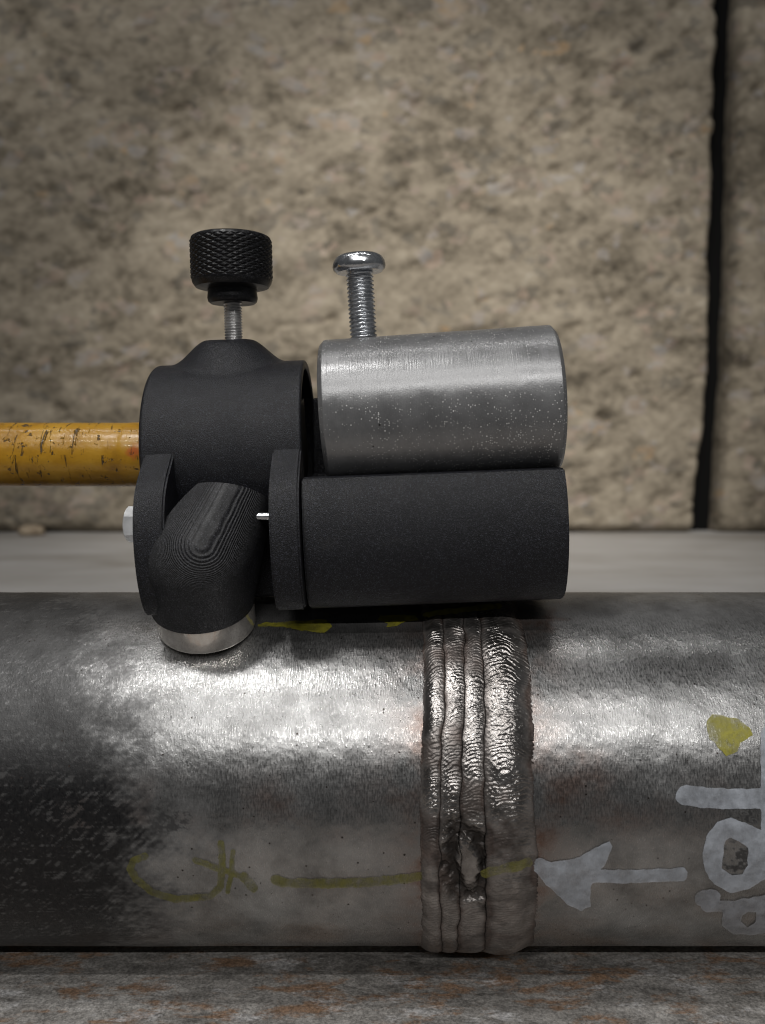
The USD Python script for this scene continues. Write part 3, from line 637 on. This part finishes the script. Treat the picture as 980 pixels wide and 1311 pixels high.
# ------------------------------------------------------------------ the clamp tool
PIV = np.array([-0.048, 0.0, 0.104])
TILT = -math.radians(2.2)
ROT = np.array([[math.cos(TILT), 0, math.sin(TILT)], [0, 1, 0], [-math.sin(TILT), 0, math.cos(TILT)]])

def tilted(mesh):
    if isinstance(mesh, tuple):
        return ((np.asarray(mesh[0]) - PIV) @ ROT.T + PIV, mesh[1])
    mesh = mesh.copy()
    mesh.vertices = (mesh.vertices - PIV) @ ROT.T + PIV
    return mesh

tool = thing("clamp_tool", "black grainy clamp with knurled thumb screw, swivel foot and cradle on top of the pipe", "clamp", (-0.03, 0, 0.0575))
BR = 0.0306
BX0, BX1 = -0.0727, -0.0240

def clamp_body():
    """A thick ring about the rod with a boss that flows up under the thumb screw; hollow right end."""
    fil = 0.0016
    pts = []                                                   # (x, r, is_outer) from the left bore out and round to the right recess
    pts += [(BX0 + 0.004, 0.0113, 0), (BX0 + 0.0006, 0.0113, 0), (BX0, 0.0119, 0), (BX0, 0.02, 0)]
    for t in np.linspace(0, math.pi / 2, 7):
        pts.append((BX0 + fil - fil * math.cos(t), BR - fil + fil * math.sin(t), 1))
    for x in np.linspace(BX0 + fil, BX1 - 0.0008, 90)[1:-1]:
        pts.append((x, BR, 1))
    for t in np.linspace(0, math.pi / 2, 5):
        pts.append((BX1 - 0.0008 + 0.0008 * math.sin(t), BR - 0.0008 + 0.0008 * math.cos(t), 1))
    pts += [(BX1, BR - 0.0022, 0), (BX1 - 0.0004, BR - 0.0026, 0), (BX1 - 0.009, BR - 0.0028, 0), (BX1 - 0.0094, BR - 0.0034, 0), (BX1 - 0.0094, 0.0113, 0), (BX1 - 0.02, 0.0113, 0)]
    pts = np.array(pts)
    na = 240
    ang = np.linspace(0, 2 * math.pi, na, endpoint=False)
    r = np.repeat(pts[:, 1][:, None], na, 1)
    xx = np.repeat(pts[:, 0][:, None], na, 1)
    off = ((ang - math.pi / 2 + math.pi) % (2 * math.pi)) - math.pi          # from the top
    d = np.hypot((xx - BOSS_X) * 1.0, off[None] * BR * 1.0)
    lump = 0.0076 * smoothstep(0.0190, 0.0068, d)
    r = r + np.where(pts[:, 2][:, None] > 0, lump, 0)
    # the boss has a flat top
    y, z = -r * np.cos(ang)[None], r * np.sin(ang)[None]
    flat = BR + 0.0072
    zz = np.where((d < 0.011) & (pts[:, 2][:, None] > 0), np.minimum(z, flat), z)
    P = np.stack([xx, y, zz + PIV[2]], -1).reshape(-1, 3)
    f = grid_faces(len(pts), na, True)
    i = np.arange(na); j = (i + 1) % na
    n = len(P)
    P = np.vstack([P, [[pts[0, 0], 0, PIV[2]], [pts[-1, 0], 0, PIV[2]]]])
    caps = np.vstack([np.stack([i, j, i * 0 + n], -1), np.stack([(len(pts) - 1) * na + j, (len(pts) - 1) * na + i, i * 0 + n + 1], -1)])
    f = np.vstack([f[:, [0, 1, 2]], f[:, [0, 2, 3]], caps])
    tm = trimesh.Trimesh(P, f, process=False)
    tm.fix_normals()
    return tm

BOSS_X = at(299, 437, 0.0)[0]
obj("clamp_body", tilted(clamp_body()), M_BLACK, tool, smooth=40)

def ear(x0, x1):
    from scipy.interpolate import make_interp_spline
    key = np.array([(-0.0288, 0.1085), (-0.0312, 0.1050), (-0.0372, 0.1003), (-0.0428, 0.0945), (-0.0456, 0.0875), (-0.0464, 0.0800), (-0.0455, 0.0715), (-0.0430, 0.0645), (-0.0402, 0.0604)])
    front = [tuple(p) for p in make_interp_spline(np.linspace(0, 1, len(key)), key, 3)(np.linspace(0, 1, 48))] + [(-0.0392, 0.0592), (-0.0375, 0.0587)]
    back = [(-y, z) for y, z in front[::-1]]
    poly = Polygon(front + back)
    poly = poly.difference(Point(0, 0.104).buffer(0.0262, 64))
    poly = poly.difference(Point(0, 0.0).buffer(0.0579, 96))
    e = 0.0006
    core = poly.buffer(-e)
    parts = []
    lay = []
    big = max(getattr(poly, "geoms", [poly]), key=lambda g: g.area)
    small = max(getattr(core, "geoms", [core]), key=lambda g: g.area)
    a = trimesh.creation.extrude_polygon(big, x1 - x0 - 2 * e, engine="earcut"); a.apply_translation([0, 0, e])
    b = trimesh.creation.extrude_polygon(small, x1 - x0, engine="earcut")
    m = to_man(a) + to_man(b)
    tm = to_tm(m)
    v = tm.vertices
    tm.vertices = np.stack([x0 + v[:, 2], v[:, 0], v[:, 1]], 1)
    tm.fix_normals()
    return tm

obj("ear", tilted(ear(-0.0709, -0.0620)), M_BLACK, tool, smooth=35)
obj("ear", tilted(ear(-0.0326, -0.0241)), M_BLACK, tool, smooth=35)

# the cradle: a long block with a bulging front, a round trough on top for the weight
W_AX = np.array([0.0177, -0.0185, 0.1193])
W_R, W_L = 0.0227, 0.0708
W_TILT = -math.radians(3.5)
W_ROT = np.array([[math.cos(W_TILT), 0, math.sin(W_TILT)], [0, 1, 0], [-math.sin(W_TILT), 0, math.cos(W_TILT)]])
W_YAW = math.radians(-2.0)
W_ROT = np.array([[math.cos(W_YAW), -math.sin(W_YAW), 0], [math.sin(W_YAW), math.cos(W_YAW), 0], [0, 0, 1]]) @ W_ROT
W_BASIS = W_ROT @ np.array([[0, 0, 1.0], [0, 1, 0], [-1, 0, 0]])    # local z runs along the weight's axis

def cradle():
    front = [(-0.0372, 0.0972), (-0.0380, 0.0968), (-0.0398, 0.0935), (-0.0411, 0.090), (-0.0420, 0.086), (-0.0424, 0.0815), (-0.0423, 0.077), (-0.0416, 0.0725), (-0.0403, 0.068), (-0.0384, 0.0638), (-0.0362, 0.0606), (-0.0338, 0.0586), (-0.031, 0.0576)]
    poly = Polygon(front + [(-y, z) for y, z in front[::-1]])
    x0, x1 = -0.0236, 0.0524
    e = 0.0005
    a = trimesh.creation.extrude_polygon(poly, x1 - x0 - 2 * e, engine="earcut"); a.apply_translation([0, 0, e])
    b = trimesh.creation.extrude_polygon(poly.buffer(-e), x1 - x0, engine="earcut")
    tm = to_tm(to_man(a) + to_man(b))
    v = tm.vertices
    tm.vertices = np.stack([x0 + v[:, 2], v[:, 0], v[:, 1]], 1)
    tm.fix_normals()
    tm = tilted(tm)
    cut = trimesh.creation.cylinder(radius=W_R + 0.0002, height=0.2, sections=160)
    cut = place(cut, W_BASIS, W_AX)
    hollow = trimesh.creation.cylinder(radius=R + WELD_H + 0.0008, height=0.6, sections=200)
    hollow.apply_transform(trimesh.transformations.rotation_matrix(math.pi / 2, [0, 1, 0]))
    return to_tm(to_man(tm) - to_man(cut) - to_man(hollow))

obj("cradle", cradle(), M_BLACK, tool, smooth=30)

# swivel foot in front, with a round magnet on the pipe
def foot():
    n = np.array([0, -math.cos(math.radians(65.6)), math.sin(math.radians(65.6))])
    base = n * (R + 0.0002)
    base[0] = at(266, 800, base[1])[0]
    mag = lathe([(0, 0), (0.0142, 0), (0.0147, 0.0003), (0.0149, 0.0008), (0.0149, 0.0112), (0.0145, 0.0118), (0, 0.0118)], 128)
    Fm = frame(n)
    c1 = base + n * 0.0245
    c1[0] = at(253, 713, c1[1])[0]
    sph = place(trimesh.creation.icosphere(4, 0.0166), np.eye(3), c1)
    c2 = c1 + np.array([0, 0.0058, 0.0])
    c2 = at(290, 645, c2[1])
    ax = c2 - c1
    ax = ax / np.linalg.norm(ax)
    top_n = np.array([0.07, 0.55, 1.0])
    disc = place(trimesh.creation.cylinder(radius=0.0142, height=0.0004, sections=120), frame(top_n), c2)
    low = base + n * 0.0086
    low[0] = at(260, 770, low[1])[0]
    ringd = place(trimesh.creation.cylinder(radius=0.0155, height=0.001, sections=120), Fm, low)
    pts = np.vstack([sph.vertices, disc.vertices, ringd.vertices])
    # the upper left shoulder is rounded off by a wide arc
    A_, B_, C_ = (at(px, py, -0.036)[[0, 2]] for px, py in ((243, 631), (207, 684), (190, 752)))
    M_ = np.array([B_ - A_, C_ - A_]) * 2
    cc = np.linalg.solve(M_, [B_ @ B_ - A_ @ A_, C_ @ C_ - A_ @ A_])
    arc = trimesh.creation.cylinder(radius=float(np.linalg.norm(cc - A_)), height=0.2, sections=360)
    arc = place(arc, frame((0, 1, 0)), [cc[0], -0.03, cc[1]])
    hull = to_tm((to_man(trimesh.convex.convex_hull(pts)) ^ to_man(arc)).refine_to_length(0.0012))
    cx_, cy_ = to_px(hull.triangles_center)
    dd = np.hypot(cx_ - 274, cy_ - 668) + 1e4 * (((hull.triangles_center - CAM) * hull.face_normals).sum(1) > 0)
    nn = hull.face_normals[np.argsort(dd)[:12]].mean(0)
    nn /= np.linalg.norm(nn)
    p = obj("swivel_foot", hull, finger_material(nn), tool, smooth=32)
    obj("magnet", place(mag, Fm, base), M_NICKEL, p, smooth=35, label="round bright nickel plated magnet sitting on the pipe")
foot()

# the block between the ears, behind the foot, and the web that joins the clamp to the cradle
def between(x0, x1, y0, y1, z0, z1):
    b = to_man(rounded_box((x0, y0, z0), (x1, y1, z1), 0.001))
    hollow = trimesh.creation.cylinder(radius=R + WELD_H + 0.0004, height=0.6, sections=200)
    hollow.apply_transform(trimesh.transformations.rotation_matrix(math.pi / 2, [0, 1, 0]))
    ring = trimesh.creation.cylinder(radius=0.027, height=0.6, sections=160)
    ring.apply_transform(trimesh.transformations.rotation_matrix(math.pi / 2, [0, 1, 0]))
    ring.apply_translation([0, 0, PIV[2]])
    return tilted(to_tm(b - to_man(hollow) - to_man(ring)))
obj("center_block", between(-0.0625, -0.0322, -0.0165, 0.030, 0.0590, 0.098), M_BLACK, tool, smooth=30)
obj("web", rounded_box((-0.0238, 0.004, 0.080), (-0.0165, 0.030, 0.1235), 0.001), M_BLACK, tool, smooth=30)

# pivot pin through the ears
PINY = -0.036
pz = at(343, 661, PINY)
lx = at(172, 668, -0.045)[0]
pin = trimesh.creation.cylinder(radius=0.0011, height=0.0375, sections=32)
pin = place(pin, np.array([[0, 0, 1.0], [0, 1, 0], [-1, 0, 0]]), [-0.0465, PINY, pz[2]])
hexa = m3.CrossSection([[(0.0052 * math.cos(a), 0.0052 * math.sin(a)) for a in np.radians(np.arange(0, 360, 60) + 30)]])
head = to_tm(m3.Manifold.extrude(hexa, 0.0034) ^ m3.Manifold.revolve(m3.CrossSection([[(0, 0), (0.0059, 0), (0.0059, 0.0020), (0.0053, 0.0028), (0.0042, 0.0034), (0, 0.0034)]]), 64))
pp = obj("pivot_pin", pin, M_ZINC, tool, smooth=40)
hz = at(168, 670, -0.037)
obj("pin_head", place(head, frame((-1, 0, 0), (0, 1, 0)), [-0.0700, -0.040, hz[2]]), M_NUT, pp, smooth=50)

# steel plate inside the hollow end
rp = rounded_box((-0.0012, -0.013, -0.013), (0.0012, 0.013, 0.013), 0.0004)
rr_ = trimesh.transformations.rotation_matrix(math.radians(12), [1, 0, 0]); rp.apply_transform(rr_)
rp.apply_translation([BX1 - 0.0035, 0.0, 0.1075])
obj("retaining_plate", tilted(rp), M_DULL, tool, smooth=30)

# thumb screw
def threaded(r, pitch, length, depth, seg=64, per=10):
    nz = int(length / pitch * per) + 1
    zs = np.linspace(0, length, nz)
    an = np.linspace(0, 2 * math.pi, seg, endpoint=False)
    Zs, An = np.meshgrid(zs, an, indexing="ij")
    ph = Zs / pitch - An / (2 * math.pi)
    tri = np.abs((ph - np.floor(ph)) * 2 - 1)
    rr = r - depth + depth * np.clip(tri * 1.5 - 0.2, 0, 1)
    P = np.stack([rr * np.cos(An), rr * np.sin(An), Zs], -1).reshape(-1, 3)
    f = grid_faces(nz, seg, True)[:, ::-1]
    n = len(P)
    i = np.arange(seg); j = (i + 1) % seg
    P = np.vstack([P, [[0, 0, 0], [0, 0, length]]])
    f = np.vstack([f[:, [0, 1, 2]], f[:, [0, 2, 3]], np.stack([j, i, i * 0 + n], -1), np.stack([(nz - 1) * seg + i, (nz - 1) * seg + j, i * 0 + n + 1], -1)])
    tm = trimesh.Trimesh(P, f, process=False)
    tm.fix_normals()
    return tm

def thumb_screw():
    s0, s1 = at(300, 440, 0), at(299, 378, 0)
    k0, k1 = at(300, 371, 0), at(300, 304, 0)
    c0 = at(300, 389, 0)
    axis = np.array([-0.01, -0.03, 1.0])
    F = frame(axis)
    o = np.array([s0[0], 0, s0[2] - 0.004])
    z_of = lambda p: (p[2] - o[2])
    scr = threaded(0.0030, 0.0009, z_of(c0) + 0.004, 0.0004)
    st = obj("thumb_screw", place(scr, F, o), M_STAINLESS, tool, smooth=50)
    zc, zk, zt = z_of(c0), z_of(k0), z_of(k1)
    collar = lathe([(0, zc), (0.0072, zc), (0.0079, zc + 0.0006), (0.0082, zc + 0.0018), (0.0080, zk - 0.0012), (0.0080, zk + 0.002), (0, zk + 0.002)], 96)
    obj("collar", place(collar, F, o), M_KNOB, st, smooth=40)
    # diamond knurl cut into the rim
    seg, rows = 640, 130
    rk = 0.01325
    prof = [(0.0, zk), (0.0095, zk), (0.0118, zk + 0.0006), (0.0128, zk + 0.0020)]
    zs = np.linspace(zk + 0.0028, zt - 0.0010, rows)
    an = np.linspace(0, 2 * math.pi, seg, endpoint=False)
    ringr, ringz = [], []
    for r_, z_ in prof[1:]:
        ringr.append(np.full(seg, r_)); ringz.append(np.full(seg, z_))
    nk, pitch = 22, 0.0140
    for z_ in zs:
        u = (an * nk / (2 * math.pi) + (z_ - zk) / pitch * nk / 2.6)
        w = (an * nk / (2 * math.pi) - (z_ - zk) / pitch * nk / 2.6)
        tri = lambda t: np.abs((t - np.floor(t)) * 2 - 1)
        d = np.minimum(np.clip(tri(u) * 1.6, 0, 1), np.clip(tri(w) * 1.6, 0, 1))
        edge = min(smoothstep(0, 0.0008, z_ - zs[0]), smoothstep(0, 0.0008, zs[-1] - z_))
        ringr.append(rk - 0.0004 + 0.00045 * d * (0.3 + 0.7 * edge)); ringz.append(np.full(seg, z_))
    for r_, z_ in ((0.0127, zt - 0.0005), (0.0118, zt), (0.008, zt + 0.0001)):
        ringr.append(np.full(seg, r_)); ringz.append(np.full(seg, z_))
    rr, zz = np.array(ringr), np.array(ringz)
    P = np.stack([rr * np.cos(an), rr * np.sin(an), zz], -1).reshape(-1, 3)
    f = grid_faces(len(rr), seg, True)
    n = len(P); i = np.arange(seg); j = (i + 1) % seg
    P = np.vstack([P, [[0, 0, zk], [0, 0, zt + 0.0001]]])
    f = np.vstack([f[:, [0, 1, 2]], f[:, [0, 2, 3]], np.stack([i, j, i * 0 + n], -1), np.stack([(len(rr) - 1) * seg + j, (len(rr) - 1) * seg + i, i * 0 + n + 1], -1)])
    tm = trimesh.Trimesh(P, f, process=False); tm.fix_normals()
    obj("knob", place(tm, F, o), M_KNOB, st, smooth=28)
thumb_screw()

# ------------------------------------------------------------------ the steel weight in the cradle, with its bolt
weight = thing("steel_cylinder", "solid turned grey steel cylinder lying in the black cradle with a bolt in its top", "cylinder", (W_AX[0], W_AX[1], W_AX[2] - W_R))

def weight_body():
    h = W_L / 2
    prof = [(0.0, -h), (W_R - 0.0014, -h)]
    prof += [(W_R - 0.0012, -h + 0.0001), (W_R - 0.0001, -h + 0.0012), (W_R, -h + 0.0015)]
    prof += [(W_R, z) for z in np.linspace(-h + 0.003, h - 0.0025, 60)]
    prof += [(W_R, h - 0.0014), (W_R - 0.0001, h - 0.0011), (W_R - 0.0012, h - 0.0001), (W_R - 0.0017, h), (0.0, h)]
    prof = np.array(prof)
    seg = 256
    an = np.linspace(0, 2 * math.pi, seg + 1)
    r, z = prof[:, 0][:, None], prof[:, 1][:, None]
    dn = 0.00012 * (meshkit.fbm(np.stack([np.cos(an)[None] * 4 + 0 * z, np.sin(an)[None] * 4 + 0 * z, z * 180 + 0 * an[None]], -1), 3, 77) - 0.5)
    rr = np.where(r > 0.02, r + dn, r)
    P = np.stack([rr * np.cos(an)[None], rr * np.sin(an)[None], z + 0 * an[None]], -1)
    uv = np.stack([z + 0 * an[None], W_R * an[None] + 0 * z], -1).reshape(-1, 2)
    f = grid_faces(len(prof), seg + 1)[:, ::-1]
    v = P.reshape(-1, 3) @ W_BASIS.T + W_AX
    return (v, f), uv
wb, wuv = weight_body()
tmw = trimesh.Trimesh(wb[0], np.vstack([wb[1][:, [0, 1, 2]], wb[1][:, [0, 2, 3]]]), process=False)
if ((tmw.triangles_center - W_AX) * tmw.face_normals).sum(1).mean() < 0:
    wb = (wb[0], wb[1][:, ::-1])
obj("body", wb, M_WEIGHT, weight, smooth=True, uv=wuv)

def bolt():
    b0 = at(466, 433, W_AX[1])
    F = frame(W_ROT @ np.array([0.0, -0.04, 1.0]))
    o = b0 - F[:, 2] * 0.003
    hz_ = (at(460, 349, W_AX[1]) - b0)[2] + 0.003
    p = obj("bolt", place(threaded(0.0042, 0.00125, hz_ + 0.0003, 0.00055), F, o), M_ZINC, weight, smooth=50)
    # rounded hexagon head: a hexagonal prism cut by a cone, edges softened
    hx = m3.CrossSection([[(0.0093 * math.cos(a), 0.0093 * math.sin(a)) for a in np.radians(np.arange(0, 360, 60) + 20)]]).offset(-0.0022, m3.JoinType.Round).offset(0.0022, m3.JoinType.Round, 2.0, 48)
    pr = m3.Manifold.extrude(hx, 0.0054)
    dome = m3.Manifold.revolve(m3.CrossSection([[(0, -0.0003), (0.0066, -0.0003), (0.0079, 0.0008), (0.00815, 0.0019), (0.0079, 0.0031), (0.0071, 0.0044), (0.0058, 0.0052), (0.0035, 0.0054), (0.0, 0.0054)]]), 96)
    hd = to_tm((pr ^ dome).translate([0, 0, hz_]))
    obj("bolt_head", place(hd, F, o), M_ZINC, p, smooth=38)
bolt()

# ------------------------------------------------------------------ the yellow rod held by the clamp
rod = thing("yellow_rod", "scratched yellow painted round rod entering the clamp from the left", "rod", (-0.2, 0, 0.0935))
RODZ = at(100, 582, 0.0)[2]
def rod_mesh():
    xs = np.concatenate([np.linspace(-0.5, -0.16, 20), np.linspace(-0.155, BX0 + 0.002, 220), np.linspace(BX0 + 0.004, BX1 - 0.012, 12)])
    seg = 220
    an = np.linspace(0, 2 * math.pi, seg + 1)
    Xs, An = np.meshgrid(xs, an, indexing="ij")
    q = np.stack([Xs * 50, np.cos(An) * 0.5, np.sin(An) * 0.5], -1)
    r = 0.01062 + 0.0003 * (meshkit.fbm(q, 3, 15) - 0.5) + 0.00012 * smoothstep(-0.084, -0.082, Xs + 0.0018 * np.sin(An + 1.0))
    P = np.stack([Xs, -r * np.cos(An), RODZ + r * np.sin(An)], -1).reshape(-1, 3)
    f = grid_faces(len(xs), seg + 1)[:, ::-1]
    n = len(P)
    i = np.arange(seg)
    P = np.vstack([P, [[xs[0], 0, RODZ], [xs[-1], 0, RODZ]]])
    f = np.vstack([f[:, [0, 1, 2]], f[:, [0, 2, 3]], np.stack([i, i + 1, i * 0 + n], -1), np.stack([(len(xs) - 1) * (seg + 1) + i + 1, (len(xs) - 1) * (seg + 1) + i, i * 0 + n + 1], -1)])
    uv = np.vstack([np.stack([Xs, An * 0.0106], -1).reshape(-1, 2), [[0, 0], [0, 0]]])
    px, py = to_px(P)
    sm = 0.8 * smoothstep(12, 3, np.hypot((px - 172), (py - 577) * 0.9) + 12 * (meshkit.fbm(P * 600, 3, 6) - 0.5))
    tm = trimesh.Trimesh(P, f, process=False)
    if ((tm.triangles_center - np.array([0, 0, RODZ])) * tm.face_normals)[:, 1:].sum(1).mean() < 0:
        f = f[:, ::-1]
    return (P, f), uv, sm
rm, ruv, rsm = rod_mesh()
obj("bar", rm, M_ROD, rod, smooth=True, uv=ruv, prim_vars={"smear": rsm})
